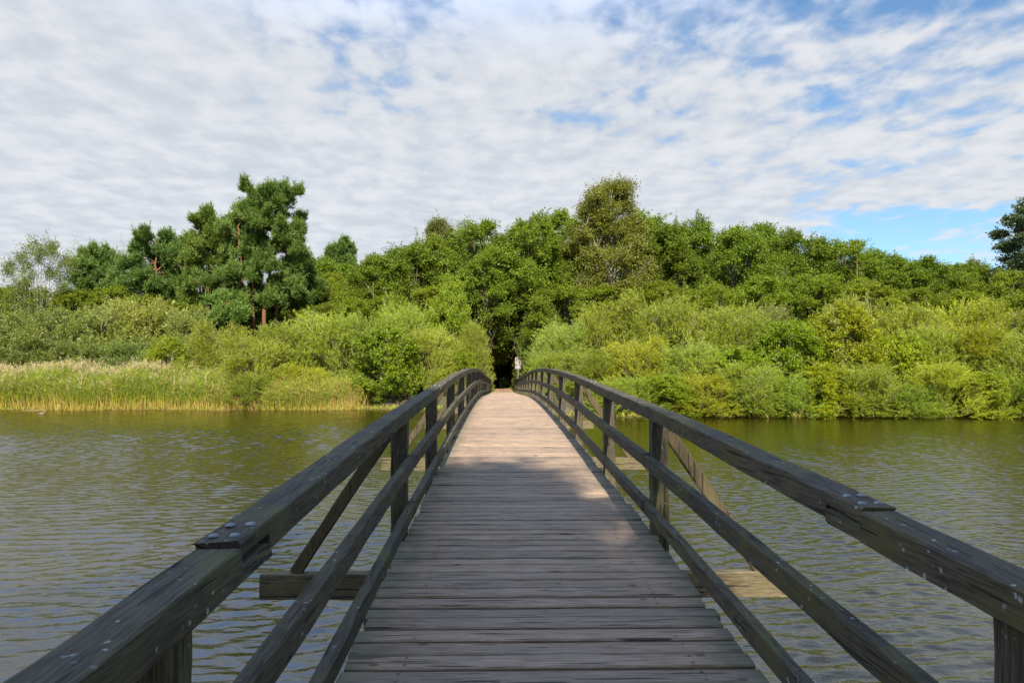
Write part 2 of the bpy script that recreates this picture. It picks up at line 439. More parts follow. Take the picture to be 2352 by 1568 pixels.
RB, RT, RW = .925, 1.025, .125
JO = {-1: [-8.4, 1.93, 8.35, 14.4, 20.9, 27.3, 33.8, 39.7, 45.7, 51.7, 57.7, 61.2], 1: [-8.4, 2.28, 9.15, 15.3, 21.0, 27.4, 33.9, 39.8, 45.8, 51.8, 57.8, 61.2]}
for sd in (-1, 1):
    xi, xo = .962, .962 + RW
    js = JO[sd]
    mid = (RB + RT) / 2
    for i in range(len(js) - 1):
        a, b_ = js[i], js[i + 1]
        G = Geo(); tn = rg.uniform(.1, .9); lap = .25
        dzt = -.006 if i == 0 else 0.0                      # the nearest timber has sunk a little at its lap
        dx_ = -.012 if i == 0 else rg.uniform(-.004, .004)
        e0, e1 = sorted((sd * (xi + dx_), sd * (xo + dx_)))
        near = a < 12
        st = .06 if near else .3
        first, last = i == 0, i == len(js) - 2
        y0 = a if first else a + lap
        y1 = b_ if last else b_ - .020
        beam_along(y0, y1, e0, e1, RB + dzt, RT + dzt, st, .0028 if near else .002, .006, tn, G, 0 if first else lap, 0 if last else lap - .006)
        hr = bpart(G, 'handrail', W_RAIL)
        if not first:
            xc = (e0 + e1) / 2
            for by, bx in ((.055, -.030), (.06, .028), (.165, -.026), (.175, .031)):
                B = Geo(); n = 12; aa = np.arange(n) * 2 * np.pi / n
                zt = dz_(a + by) + RT + .001
                rr = [(.0155, 0), (.0155, .002), (.013, .006), (.0075, .0085), (.001, .0092)]
                rings = [np.stack([xc + bx + r_ * np.cos(aa), a + by + r_ * np.sin(aa), np.full(n, zt + h_)], -1) for r_, h_ in rr]
                B.sweep(rings)
                bo = B.obj('bolt', STEEL, hr, True)
    # middle and bottom rails, on the inner side of the posts
    for nm, lo, hi in (('middle_rail', .535, .635), ('bottom_rail', .160, .255)):
        jm = [-8.4, 5.62, 11.35, 17.8, 24.2, 30.6, 36.6, 42.6, 48.6, 54.6, 61.0]
        for i in range(len(jm) - 1):
            o_ = rg.uniform(-.006, .006)
            e0, e1 = sorted((sd * (.928), sd * (.988)))
            G = beam_along(jm[i] + .004, jm[i + 1] - .004, e0, e1, lo + o_, hi + o_, .08 if i < 2 else .3, .0022, .005, rg.uniform(.1, .9))
            bpart(G, nm, W_RAIL)

POSTS = [-6.5, -2.6, 1.65, 5.6, 8.15, 11.3, 14.3, 17.8, 20.8, 24.2, 27.2, 30.6, 33.7, 36.6, 39.6, 42.6, 45.6, 48.6, 51.6, 54.6, 57.6, 60.6]
BEAMS = [-2.6, 5.6, 11.3, 17.8, 24.2, 30.6, 36.6, 42.6]
def stick(p0, p1, wx_, wy_, tt, n=8, jit=.0025, twist=0):
    """rectangular timber between two points; wx_ across in x (or its slant), wy_ along y"""
    p0, p1 = np.array(p0, float), np.array(p1, float); d = p1 - p0; L = np.linalg.norm(d); d /= L
    v = np.array([0, 1., 0]); u = np.cross(v, d); u /= np.linalg.norm(u)
    c = .008; a, b_ = wx_ / 2, wy_ / 2
    prof = np.array([[-a + c, -b_], [a - c, -b_], [a, -b_ + c], [a, b_ - c], [a - c, b_], [-a + c, b_], [-a, b_ - c], [-a, -b_ + c]])
    rings = []
    for q in np.linspace(0, 1, n):
        pr = prof + rg.normal(0, jit, (8, 2))
        rings.append(p0 + d * q * L + pr[:, :1] * u + pr[:, 1:] * v)
    G = Geo(); G.sweep(np.array(rings), tt); return G

for yb in POSTS:
    for sd in (-1, 1):
        x = sd * (.991 + .065)
        z0 = dz_(yb) - (.42 if yb in BEAMS else .40); z1 = dz_(yb) + RB - .004
        bpart(stick((x, yb, z0), (x, yb, z1), .130, .130, rg.uniform(0, 1), 14), 'post', W_POST)
for yb in BEAMS:
    z1 = dz_(yb) - .345
    bpart(stick((-2.2, yb + .13, z1 - .10), (2.2, yb + .13, z1 - .10), .205, .11, rg.uniform(.4, 1), 16), 'crossbeam', W_BEAM)
    for sd in (-1, 1):
        bpart(stick((sd * 1.93, yb + .13, z1 + .002), (sd * 1.17, yb + .118, dz_(yb) + .80), .098, .055, rg.uniform(.3, .9), 10), 'brace', W_BRACE)
        G = Geo(); zb = -1.4
        G.tube([(sd * .8, yb + .13, zb), (sd * .8, yb + .13, z1 - .206)], [.12, .115], 12, .5)
        bpart(G, 'pile', W_POST, True)
for xs in (-.72, .72):
    G = beam_along(-8.4, 50.3, xs - .07, xs + .07, -.335, -.047, .5, .001, .006, .4)
    bpart(G, 'stringer', W_RAIL)

# ------------------------------------------------------------------ foliage
def unit(v): return v / (np.linalg.norm(v, axis=-1, keepdims=True) + 1e-9)

def leaf_quads(P, A, Nn, L, Wd):
    A = unit(A); s_ = unit(np.cross(A, Nn)); L = L[:, None]; Wd = Wd[:, None]
    V = np.stack([P, P + A * L * .45 + s_ * Wd * .5, P + A * L, P + A * L * .45 - s_ * Wd * .5], 1).reshape(-1, 3)
    return V, np.arange(len(P) * 4).reshape(-1, 4)

def twig_leaves(rg, start, dirs, length, per, Lr, Wr, t0=.3, jit=.10, along=.5, droop=0.0, up=.5):
    """per leaves along each twig -> P, A, N, L, W, tint"""
    n = len(start)
    q = t0 + (1 - t0) * rg.random((n, per)) ** .8
    P = start[:, None] + dirs[:, None] * (q * length[:, None])[..., None]
    P[..., 2] -= droop * (q * length[:, None]) ** 2
    P = P + rg.normal(0, jit, P.shape)
    A = dirs[:, None] * along + rg.normal(0, .6, P.shape); A[..., 2] -= droop * .8
    Nn = rg.normal(0, .6, P.shape); Nn[..., 2] += up
    Nn += dirs[:, None] * .35
    k = n * per
    tw = rg.normal(0, .16, (n, 1)) + np.zeros((n, per))
    ti = np.clip(.5 + tw + rg.normal(0, .18, (n, per)), 0, 1)
    return (P.reshape(k, 3), A.reshape(k, 3), Nn.reshape(k, 3), rg.uniform(*Lr, k), rg.uniform(*Wr, k), ti.reshape(k))

def cat(parts): return [np.concatenate(x) for x in zip(*parts)]

def limb(G, rg, a, b, r0, r1, n=6, wob=.08, sides=6):
    a, b = np.array(a, float), np.array(b, float)
    q = np.linspace(0, 1, n)[:, None]
    P = a + (b - a) * q
    P[1:-1] += rg.normal(0, wob, (n - 2, 3)) * np.linalg.norm(b - a) * .35
    P[:, 2] += np.sin(q[:, 0] * np.pi) * np.linalg.norm((b - a)[:2]) * .10
    G.tube(P, np.linspace(r0, r1, n), sides)
    return P

def broadleaf(seed, H, Rr, base, nl, tw, per, Lr, Wr, shape=.8, mats=None, name='tree', lobe=.36, up=.35, droop=0.0, stems=1, trunk_r=.17, dens_in=.62, jit=.1, spikes=10):
    rg = R(seed); G = Geo(); parts = []
    tops = []
    for s_ in range(stems):
        lean = rg.normal(0, .06, 2) * H * (.7 if stems > 1 else .35)
        o = rg.normal(0, .25, 2) * (stems > 1)
        n = 9; q = np.linspace(0, 1, n)
        P = np.stack([o[0] + lean[0] * q + rg.normal(0, .05, n), o[1] + lean[1] * q + rg.normal(0, .05, n), H * .93 * q - .35], -1)
        G.tube(P, trunk_r * (1 - q * .86) * (1 + .4 * np.exp(-q * 14)), 8, .5)
        tops.append(P)
    for i in range(nl):
        h = base + (1 - base) * ((i + .5) / nl) ** .85
        hh = (h - base) / (1 - base)
        env = Rr * np.sqrt(max(.04, 1 - (abs(hh - shape * .55) / (.58 if hh < shape * .55 else 1.04 - shape * .55)) ** 2.4))
        th = i * 2.399 + rg.normal(0, .35)
        rad = env * rg.uniform(.35, .82)
        if hh > .93: rad *= .5
        c = np.array([rad * np.cos(th), rad * np.sin(th), h * H * rg.uniform(.97, 1.02) - lobe * Rr * .5 * hh])
        lr = Rr * lobe * rg.uniform(.7, 1.25) * (1 - .25 * hh)
        tp = tops[i % stems]; k = int(np.clip(h * .62, 0, .95) * 8)
        limb(G, rg, tp[k], c, trunk_r * .34, .018)
        out = np.array([np.cos(th), np.sin(th), .35])
        d = unit(rg.normal(0, 1, (tw, 3)) + out * .75 + np.array([0, 0, up]))
        d[:, 2] *= .8
        st = c + rg.normal(0, .2, (tw, 3)) * lr
        ln = lr * rg.uniform(.5, 1.2, tw)
        parts.append(twig_leaves(rg, st, d, ln, per, Lr, Wr, .25, jit, .5, droop, .55))
        # a few long shoots that break the outline, with bare wood showing
        ns = spikes // 3
        d2 = unit(rg.normal(0, .7, (ns, 3)) + out * .6 + np.array([0, 0, .9]))
        l2 = lr * rg.uniform(1.1, 1.6, ns)
        parts.append(twig_leaves(rg, st[:ns], d2, l2, max(8, per // 2), Lr, Wr, .5, jit * .6, .7, 0, .4))
        for a_, dd, ll in zip(st[:ns], d2, l2):
            G.tube([a_, a_ + dd * ll * .9], [.018, .006], 4)
    P, A, Nn, L, Wd, ti = cat(parts)
    V, F = leaf_quads(P, A, Nn, L, Wd)
    return (G.mesh(name + '_trunk', mats[1], True), mesh_np(name + '_crown', V, F, mats[0], ti), H, Rr)

def willow(seed, H, Rr, ns, per, Lr, Wr, mats, name, nl=22, upr=1.0, length=(.9, 1.9), jit=.035, along=1.6):
    """a shrub of many stems: leafy shoots that rise and lean outwards from a lobed dome reaching the ground"""
    rg = R(seed); G = Geo(); parts = []
    for i in range(nl):
        hh = ((i + .5) / nl)
        th = i * 2.399 + rg.normal(0, .4)
        h = H * (.12 + .70 * hh) * rg.uniform(.9, 1.06)
        env = Rr * np.sqrt(max(.05, 1 - (hh * .93) ** 2.2))
        rad = env * rg.uniform(.45, .86)
        c = np.array([rad * np.cos(th), rad * np.sin(th), h])
        P = limb(G, rg, (rg.normal(0, .35), rg.normal(0, .35), -.3), c, .06, .02, 6, .1, 5)
        out = np.array([np.cos(th), np.sin(th), 0])
        lr = Rr * .33 * rg.uniform(.75, 1.3); lt = rg.normal(0, .17)
        st = c + unit(rg.normal(0, 1, (ns, 3))) * (rg.random((ns, 1)) ** .5) * lr * np.array([1, 1, .8])
        lean = out * rg.uniform(.1, .7) + rg.normal(0, .22, 3)
        d = unit(rg.normal(0, .42, (ns, 3)) + lean + np.array([0, 0, upr]))
        ln = rg.uniform(*length, ns)
        q_ = list(twig_leaves(rg, st, d, ln, per, Lr, Wr, .08, jit, along, .10, .35)); q_[5] = np.clip(q_[5] + lt, 0, 1); parts.append(tuple(q_))
        for a_, dd, ll in zip(st[:9], d[:9], ln[:9]):
            G.tube([a_ - dd * .3, a_ + dd * ll * .95], [.022, .008], 4)
    # skirt down to the ground and over the water
    k = int(ns * 3.2)
    th = rg.uniform(0, 2 * np.pi, k); rr = Rr * rg.uniform(.72, 1.05, k)
    st = np.stack([rr * np.cos(th), rr * np.sin(th), H * rg.uniform(.0, .22, k)], -1)
    d = unit(np.stack([np.cos(th) * .8, np.sin(th) * .8, np.full(k, .55)], -1) + rg.normal(0, .35, (k, 3)))
    parts.append(twig_leaves(rg, st, d, rg.uniform(*length, k) * .7, per, Lr, Wr, .05, jit, along * .8, .15, .35))
    P, A, Nn, L, Wd, ti = cat(parts)
    V, F = leaf_quads(P, A, Nn, L, Wd)
    return (G.mesh(name + '_stems', mats[1], True), mesh_np(name + '_crown', V, F, mats[0], ti), H * 1.05, Rr * 1.1)

def needle_plate(rg, c, rad, flat, nt, out):
    """tufts of needles over the upper, outer side of one branch end"""
    d = unit(rg.normal(0, 1, (nt, 3)) + np.array([0, 0, .35]) + out * .35)
    st = c + d * (rad * rg.uniform(.3, 1.15, (nt, 1))) * np.array([1, 1, flat])
    ax = unit(d * .6 + np.array([0, 0, .95]) + out * .3 + rg.normal(0, .25, (nt, 3)))
    k = 13
    P = np.repeat(st[:, None], k, 1) + ax[:, None] * rg.uniform(-.20, .12, (nt, k, 1))
    A = ax[:, None] * .8 + rg.normal(0, .45, (nt, k, 3))
    Nn = rg.normal(0, 1, (nt, k, 3)); n = nt * k
    ti = np.clip(.5 + rg.normal(0, .2, (nt, 1)) + rg.normal(0, .1, (nt, k)), 0, 1)
    return (P.reshape(n, 3), A.reshape(n, 3), Nn.reshape(n, 3), rg.uniform(.30, .50, n), rg.uniform(.04, .07, n), ti.reshape(n)), st

def pine(seed, trunks, clumps, mats, name):
    """trunks: list of (points, r0, r1); clumps: list of (x, y, z, radius) in metres from the base"""
    rg = R(seed); G = Geo(); parts = []; allp = []
    for P, r0, r1 in trunks:
        P = np.array(P, float); q = np.linspace(0, 1, 16); s_ = np.linspace(0, 1, len(P))
        Q = np.stack([np.interp(q, s_, P[:, j]) for j in range(3)], -1)
        Q[1:-1, :2] += rg.normal(0, .05, (14, 2))
        G.tube(Q, r0 + (r1 - r0) * q ** .8, 9); allp.append(Q)
    allp = np.concatenate(allp)
    extra = [(x + rg.normal(0, .65) * rad, y + rg.normal(0, .8) * rad, z - rad * abs(rg.normal(.3, .5)), rad * rg.uniform(.55, .9)) for k_, (x, y, z, rad) in enumerate(clumps) if k_ % 3]
    for x, y, z, rad in list(clumps) + extra:
        lt = rg.normal(0, .18)
        c = np.array([x, y, z]); dd = np.linalg.norm((allp - c) * np.array([1, 1, 1.0]) + np.array([0, 0, .9]), axis=1)
        a = allp[np.argmin(dd)]
        limb(G, rg, a, c - np.array([0, 0, rad * .25]), .075, .025, 7, .1, 5)
        o = c - a; o[2] *= .3; o = unit(o)
        sub = 4
        for _ in range(sub):
            cc = c + np.clip(rg.normal(0, .6, 3), -1.1, 1.1) * rad * np.array([1, 1, .85])
            L_, st = needle_plate(rg, cc, rad * rg.uniform(.42, .84), .8, int(22 + 30 * rad), o)
            L_ = list(L_); L_[5] = np.clip(L_[5] + lt, 0, 1); parts.append(tuple(L_))
            nc = int(7 + 5 * rad)                       # upright leading shoots
            b0 = st[rg.integers(0, len(st), nc)]; dd_ = unit(rg.normal(0, .35, (nc, 3)) + o * .35 + np.array([0, 0, 1.0]))
            kq = 16; qq = rg.random((nc, kq, 1)); ll_ = rg.uniform(.45, .95, (nc, 1, 1))
            Pq = (b0[:, None] + dd_[:, None] * qq * ll_).reshape(-1, 3)
            Aq = (dd_[:, None] * .9 + rg.normal(0, .45, (nc, kq, 3))).reshape(-1, 3); nq = nc * kq
            parts.append((Pq, Aq, rg.normal(0, 1, (nq, 3)), rg.uniform(.22, .36, nq), rg.uniform(.04, .06, nq), np.clip(rg.normal(.62, .15, nq), 0, 1)))
            G.tube([c - np.array([0, 0, rad * .25]), cc], [.022, .01], 4)
    P, A, Nn, L, Wd, ti = cat(parts)
    V, F = leaf_quads(P, A, Nn, L, Wd)
    return G.mesh(name + '_trunk', mats[1], True), mesh_np(name + '_crown', V, F, mats[0], ti)

# foliage materials (leaf colours; the object colour varies them from plant to plant)
L_ALDER = leaf_mat('alder_leaf', (.115, .180, .010), (.235, .300, .018), (.16, .22, .035), .40, .012)
L_WILLOW = leaf_mat('willow_leaf', (.205, .265, .012), (.37, .41, .028), (.29, .34, .075), .40, .012)
L_SALLOW = leaf_mat('sallow_leaf', (.115, .160, .016), (.24, .275, .048), (.28, .31, .09), .32, .02)
L_YELLOW = leaf_mat('yellowing_leaf', (.17, .23, .008), (.32, .36, .012), (.24, .28, .03), .40, .015, (.36, .33, .010), .35)
L_BIRCH = leaf_mat('birch_leaf', (.120, .140, .014), (.205, .215, .026), (.16, .18, .05), .38, .015)
L_PINE = leaf_mat('pine_needle', (.066, .120, .022), (.165, .230, .045), None, .2, .015)
L_POPLAR = leaf_mat('poplar_leaf', (.045, .085, .026), (.09, .14, .045), (.14, .17, .10), .3, .03)
B_ALDER = bark_mat('alder_bark', (.05, .042, .03), (.105, .088, .06))
B_WILLOW = bark_mat('willow_bark', (.13, .11, .07), (.26, .22, .14))
B_BIRCH = bark_mat('birch_bark', (.10, .08, .06), (.55, .50, .44), (3, 3, 4))
B_PINE = bark_mat('pine_bark', (.11, .06, .034), (.25, .125, .058), (5, 5, 1.5), (.09, .062, .042), (1.5, 6))

LIB = {}
al = (L_ALDER, B_ALDER)
LIB['alder'] = [broadleaf(11 + i, 14, 4.4, .16, 40, 66, 26, (.10, .17), (.08, .125), .82, al, 'alder', .30, .4, 0, 1, .2) for i in range(5)]
LIB['alderbush'] = [broadleaf(31 + i, 6, 3.2, .05, 30, 44, 26, (.11, .18), (.08, .13), .55, al, 'alder_bush', .36, .4, 0, 3, .07, jit=.08) for i in range(3)]
LIB['yellow'] = [broadleaf(41 + i, 6, 3.2, .03, 32, 46, 30, (.10, .16), (.06, .10), .5, (L_YELLOW, B_WILLOW), 'yellow_bush', .36, .5, 0, 4, .06, jit=.07) for i in range(2)]
LIB['tallalder'] = [broadleaf(91 + i, 15, 3.4, .50, 26, 60, 26, (.10, .17), (.08, .125), .82, al, 'tall_alder', .34, .4, 0, 1, .26) for i in range(2)]
wi = (L_WILLOW, B_WILLOW)
LIB['willow'] = [willow(51 + i, 6, 3.0, 76, 34, (.13, .24), (.030, .055), wi, 'willow') for i in range(4)]
LIB['sallow'] = [willow(61 + i, 7, 3.6, 66, 30, (.13, .20), (.055, .085), (L_SALLOW, B_WILLOW), 'sallow', 24, .9, (.6, 1.3), .06, .9) for i in range(3)]
LIB['birch'] = [broadleaf(71, 17, 3.2, .30, 52, 84, 28, (.10, .16), (.06, .10), .8, (L_BIRCH, B_BIRCH), 'birch', .40, .3, .10, 1, .15, jit=.13, spikes=18),
                broadleaf(72, 14, 4.6, .38, 30, 34, 24, (.11, .17), (.06, .10), .9, (L_BIRCH, B_BIRCH), 'birch', .30, .2, .12, 2, .12, jit=.18, spikes=12)]
LIB['poplar'] = [broadleaf(81, 18, 3.0, .06, 44, 54, 24, (.13, .2), (.10, .15), .42, (L_POPLAR, B_ALDER), 'poplar', .36, .8, 0, 1, .2)]

rv = R(99)
COUNT = {}
def place(kind, name, x, y, top, width, label, cat_, group=None, tint=(1, 1, 1), var=None, rot=None):
    i = COUNT.get(kind, 0); COUNT[kind] = i + 1
    lib = LIB[kind]; tr, cr, H, Rr = lib[(i if var is None else var) % len(lib)]
    gz = float(ground(x, y))
    o = empty(name, (x, y, gz))
    s_ = width / (2 * Rr); sz = (top - gz) / H
    o.scale = (s_, s_ * rv.uniform(.9, 1.1), sz)
    o.rotation_euler = (0, 0, rv.uniform(0, 6.28) if rot is None else rot)
    tag(o, label, cat_, group)
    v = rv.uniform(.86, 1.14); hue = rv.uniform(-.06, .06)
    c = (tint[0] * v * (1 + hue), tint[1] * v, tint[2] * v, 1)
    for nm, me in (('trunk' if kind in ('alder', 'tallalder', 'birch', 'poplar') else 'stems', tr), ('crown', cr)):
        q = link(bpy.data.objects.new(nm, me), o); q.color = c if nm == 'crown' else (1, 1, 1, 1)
    return o

def pl(kind, name, fx, fy, D, width, label, cat_, group=None, tint=(1, 1, 1), var=None, rot=None):
    return place(kind, name, wx(fx, D), D, wz(fy, D), width, label, cat_, group, tint, var, rot)

# --- willows and shrubs on the far bank, left of the bridge
T1 = (1, 1, 1); PALE = (1.05, 1.05, 1.35); YEL = (1.18, 1.08, .75); DRK = (.75, .82, .8); OLV = (.95, .92, .9)
W, SH = 'willow_bush', 'shrub'
for a in [
  ('willow', W, 582, 768, 51.8, 5.4, 'low fine-leaved willow bush behind the gap between the two reed beds', 'bush', T1),
  ('willow', W, 655, 735, 55, 6.2, 'rounded yellow-green willow in front of the tall pine trunks', 'bush', T1),
  ('willow', W, 750, 712, 56, 6.4, 'feathery willow bush rising behind the right-hand reed bed', 'bush', T1),
  ('willow', W, 840, 722, 56, 5.6, 'greyish willow bush beside the dark broad-leaved bush', 'bush', PALE),
  ('willow', W, 925, 692, 57, 6, 'willow bush standing behind the dark broad-leaved bush left of the bridge', 'bush', T1),
  ('yellow', W, 1038, 642, 58, 4.9, 'tall yellow-green upright bush just left of the dark path opening', 'bush', (.85, 1.0, 1.0)),
  ('willow', W, 1085, 735, 57, 3.2, 'slim willow bush at the left edge of the dark path opening', 'bush', OLV),
  ('alderbush', SH, 885, 752, 51.5, 6.2, 'dark glossy broad-leaved bush overhanging the water left of the bridge', 'bush', (1.3, 1.2, 1)),
  ('alderbush', SH, 850, 872, 50.2, 2.6, 'low leafy bush touching the water at the right end of the short reeds', 'bush', (1.2, 1.1, 1)),
  ('willow', W, 985, 750, 53, 4.8, 'willow bush directly behind the left handrail', 'bush', T1),
  ('alderbush', SH, 1065, 800, 52.5, 2.7, 'small leafy bush pressed against the far left end of the handrail', 'bush', YEL),
  ('willow', W, 505, 740, 56, 5.4, 'dull olive willow bush below the low pine boughs', 'bush', OLV),
  ('willow', W, 690, 835, 51.5, 4.6, 'low bright willow right behind the short reeds', 'bush', YEL),
  ('willow', W, 588, 850, 49.9, 3.8, 'low willow between the long reed bed and the short reeds', 'bush', T1),
  ('sallow', SH, -130, 690, 60, 9, 'pale grey sallow bush cut by the left edge of the picture', 'bush', PALE),
  ('sallow', SH, 15, 692, 58, 8, 'silvery sallow with upright shoots, the leftmost full bush behind the reeds', 'bush', (1.1, 1.1, 1.25)),
  ('sallow', SH, 130, 702, 57, 7.2, 'grey-green sallow below the thin birch', 'bush', T1),
  ('sallow', SH, 230, 690, 59, 8, 'grey-green sallow below the low round pine', 'bush', T1),
  ('sallow', SH, 345, 660, 61, 9, 'broad buff-green sallow, tallest of the bushes behind the reeds', 'bush', (1.2, 1.08, 1.0)),
  ('sallow', SH, 440, 705, 59, 6, 'olive sallow at the right end of the sallow thicket', 'bush', OLV),
  ('sallow', SH, 70, 775, 55.5, 7, 'dark sallow directly behind the left part of the reed bed', 'bush', DRK),
  ('sallow', SH, 200, 768, 55.5, 7, 'dark sallow directly behind the middle of the reed bed', 'bush', DRK),
  ('sallow', SH, 310, 775, 55, 6.4, 'dark sallow behind the right part of the long reed bed', 'bush', DRK),
  ('yellow', SH, 392, 772, 53.5, 4.4, 'bright yellow-green bush at the end of the tan reed plumes', 'bush', (.95, 1, 1)),
  # right of the bridge
  ('willow', W, 1246, 705, 63, 4.2, 'grey feathery willow leaning over the right side of the path opening', 'bush', (.85, .95, 1.2)),
  ('willow', W, 1222, 748, 66, 3.4, 'grey-green willow just behind the white sign', 'bush', OLV),
  ('willow', W, 1268, 800, 49, 2.8, 'small willow behind the far right handrail beside the sign', 'bush', T1),
  ('willow', W, 1300, 735, 51, 5.4, 'rounded willow behind the right handrail at the bridge crest', 'bush', PALE),
  ('willow', W, 1390, 692, 52, 6.4, 'pale willow bush with spiky top right of the path opening', 'bush', T1),
  ('willow', W, 1490, 672, 51, 7, 'tallest light green willow of the right bank', 'bush', T1),
  ('willow', W, 1595, 690, 49, 6.6, 'light green willow with arching bare twigs on the right bank', 'bush', T1),
  ('willow', W, 1690, 695, 48, 6.4, 'light green willow left of the yellow bush on the right bank', 'bush', T1),
  ('willow', W, 1360, 800, 45.5, 4.6, 'low willow at the water just right of the handrail', 'bush', T1),
  ('willow', W, 1465, 775, 45, 5.2, 'front willow dipping to the water below the tallest willow', 'bush', YEL),
  ('willow', W, 1580, 785, 44, 5.2, 'front willow with dense grey-green foliage at the right-bank waterline', 'bush', PALE),
  ('yellow', SH, 1690, 800, 43.6, 5.2, 'bushy yellow-green shrub at the waterline left of the golden one', 'bush', (.85, 1, 1)),
  ('yellow', SH, 1810, 735, 44.5, 6.2, 'yellow-green shrub with dark hollow, left half of the golden thicket', 'bush', (.88, 1, 1)),
  ('yellow', SH, 1950, 700, 44.5, 7, 'large golden-topped shrub on the right bank', 'bush', (1.12, 1.05, .9)),
  ('alderbush', SH, 2065, 770, 43.5, 4.6, 'dark green shrub tucked right of the golden-topped shrub', 'bush', (1.5, 1.35, 1)),
  ('willow', W, 2140, 745, 44, 5.4, 'mid-green willow between golden shrub and the right picture edge', 'bush', T1),
  ('willow', W, 2245, 735, 43.5, 6, 'yellow-green willow near the right picture edge', 'bush', YEL),
  ('willow', W, 2350, 745, 42, 5.6, 'pale willow cut by the right picture edge', 'bush', T1),
  ('willow', W, 2460, 735, 42, 6, 'willow mostly outside the picture at far right', 'bush', T1),
  ('sallow', SH, 1770, 688, 54, 6.4, 'dull green sallow behind the yellow-green thicket', 'bush', OLV),
  ('sallow', SH, 1955, 652, 57, 5.4, 'pale buff sallow peeping over the golden-topped shrub', 'bush', (1.5, 1.35, 1.2)),
  ('willow', W, 2080, 690, 54, 6.6, 'olive bush behind and right of the golden-topped shrub', 'bush', OLV),
  ('willow', W, 2210, 685, 54, 7, 'olive-yellow bush in the second row near the right edge', 'bush', YEL),
  ('willow', W, 2330, 690, 52, 7, 'bush in the second row at the right picture edge', 'bush', OLV),
]:
    pl(a[0], a[1], a[2], a[3], a[4], a[5], a[6], a[7], 'bushes along the far bank', a[8])
for i, fx in enumerate((1440, 1530, 1620, 1720, 1815, 1900, 1990, 2080, 2170, 2260, 2345)):
    k = ('willow', 'yellow', 'willow', 'willow')[i % 4]
    pl(k, 'waterside_shrub', fx, 852 + rv.uniform(-30, 26), 41.5 - (fx - 1440) / 905 * 1.3, 4.6,
       'low leafy shrub trailing in the water along the right bank', 'bush', 'low shrubs at the right waterline', (T1, (.9, 1, 1), YEL)[i % 3])

# --- alders behind
AG = 'alders of the wood behind the far bank'
for a in [
  (700, 640, 70, 6, 'small alder right of the tall pine'), (762, 622, 74, 6.5, 'alder below the two distant pines'),
  (825, 612, 70, 6, 'low alder at the left shoulder of the wood'), (868, 575, 67, 7.6, 'alder at the left end of the high wood, beside the dead stem'),
  (945, 545, 67, 8, 'rounded alder left of the olive birch top'), (1015, 532, 69, 8, 'alder in front of the olive birch top'),
  (1098, 500, 67, 9, 'tall alder left of the path with a pointed leader'), (1222, 482, 67, 9, 'tall alder right of the path opening'),
  (1290, 473, 71, 8.4, 'tallest alder in the middle of the wood'), (1345, 484, 68, 7.4, 'alder touching the left side of the tall birch'),
  (1478, 470, 70, 9, 'tall alder touching the right side of the tall birch'), (1555, 503, 67, 8, 'alder second to the right of the tall birch'),
  (1605, 490, 70, 8, 'alder with a ragged top, third right of the tall birch'), (1690, 507, 66, 8.4, 'broad alder above the light willows of the right bank'),
  (1745, 495, 70, 8, 'high alder above the dull green sallow'), (1850, 515, 67, 9, 'wide alder above the golden-topped shrub'),
  (1950, 542, 66, 8, 'alder with a thin twig standing off its top'), (2040, 562, 66, 8, 'alder where the wood starts to drop to the right'),
  (2140, 578, 66, 7.2, 'slim-topped alder standing free near the right'), (2205, 610, 66, 6, 'low alder in the dip near the right picture edge'),
  (2268, 588, 68, 6.6, 'alder left of the dark poplar'), (2345, 612, 62, 6.6, 'alder in front of the dark poplar'),
  (890, 668, 62, 7, 'lower alder in front of the wood, above the dark waterside bush'), (985, 650, 62, 6.4, 'lower alder in front of the wood left of the upright yellow-green bush'),
  (1300, 640, 62, 7, 'lower alder just right of the path opening'), (1410, 645, 62, 7, 'lower alder below the tall birch'),
  (1520, 640, 61, 7, 'lower alder behind the tallest light willow'), (1640, 640, 61, 7, 'lower alder with visible trunk behind the right-bank willows'),
  (1760, 620, 61, 7, 'lower alder behind the dull green sallow'), (1880, 612, 61, 7.4, 'lower alder left of the pale buff sallow'),
  (2000, 632, 60, 7, 'lower alder right of the pale buff sallow'), (2120, 655, 60, 7, 'lower alder behind the olive bushes'),
  (2240, 660, 58, 7, 'lower alder below the dip in the treetops'), (2355, 665, 57, 7, 'lower alder at the right picture edge'),
  (10, 640, 66, 8, 'yellow-green alder at the left picture edge'), (110, 655, 65, 6.6, 'alder at the foot of the thin birch'),
  (185, 660, 64, 5.5, 'alder below the left side of the low round pine'), (335, 672, 63, 5.5, 'alder below the left side of the pine thicket'),
  (262, 650, 67, 7, 'alder between low round pine and the pine thicket'), (415, 680, 63, 6, 'bright alder in front of the pine thicket'),
  (735, 690, 61, 6, 'alder thicket right of the tall pine trunks'), (815, 680, 62, 6, 'alder thicket left of the high wood'),
]:
    low = a[1] > 600
    pl('alder', 'alder_tree', a[0], a[1] + 6, a[2], a[3] * 1.28, a[4], 'tree', AG, (1.08, 1.0, .9) if low else (.9, .92, .95))
rr_ = R(7)
for D, x0, x1, st, ty in ((79, 740, 2330, 105, 545), (92, 700, 2340, 120, 570), (108, 900, 1500, 100, 600)):
    for fx in np.arange(x0, x1, st):
        if 1120 < fx < 1180 and D < 100: fx += 45
        top = ty + (40 if fx < 850 else 0) + max(0, (fx - 1750) * .13) + rr_.uniform(-14, 14)
        pl('alder', 'wood_tree', float(fx), float(top), D, 11.5, 'tree deep in the wood, half hidden behind the front alders', 'tree', 'trees deep in the wood', (.9, .95, 1))
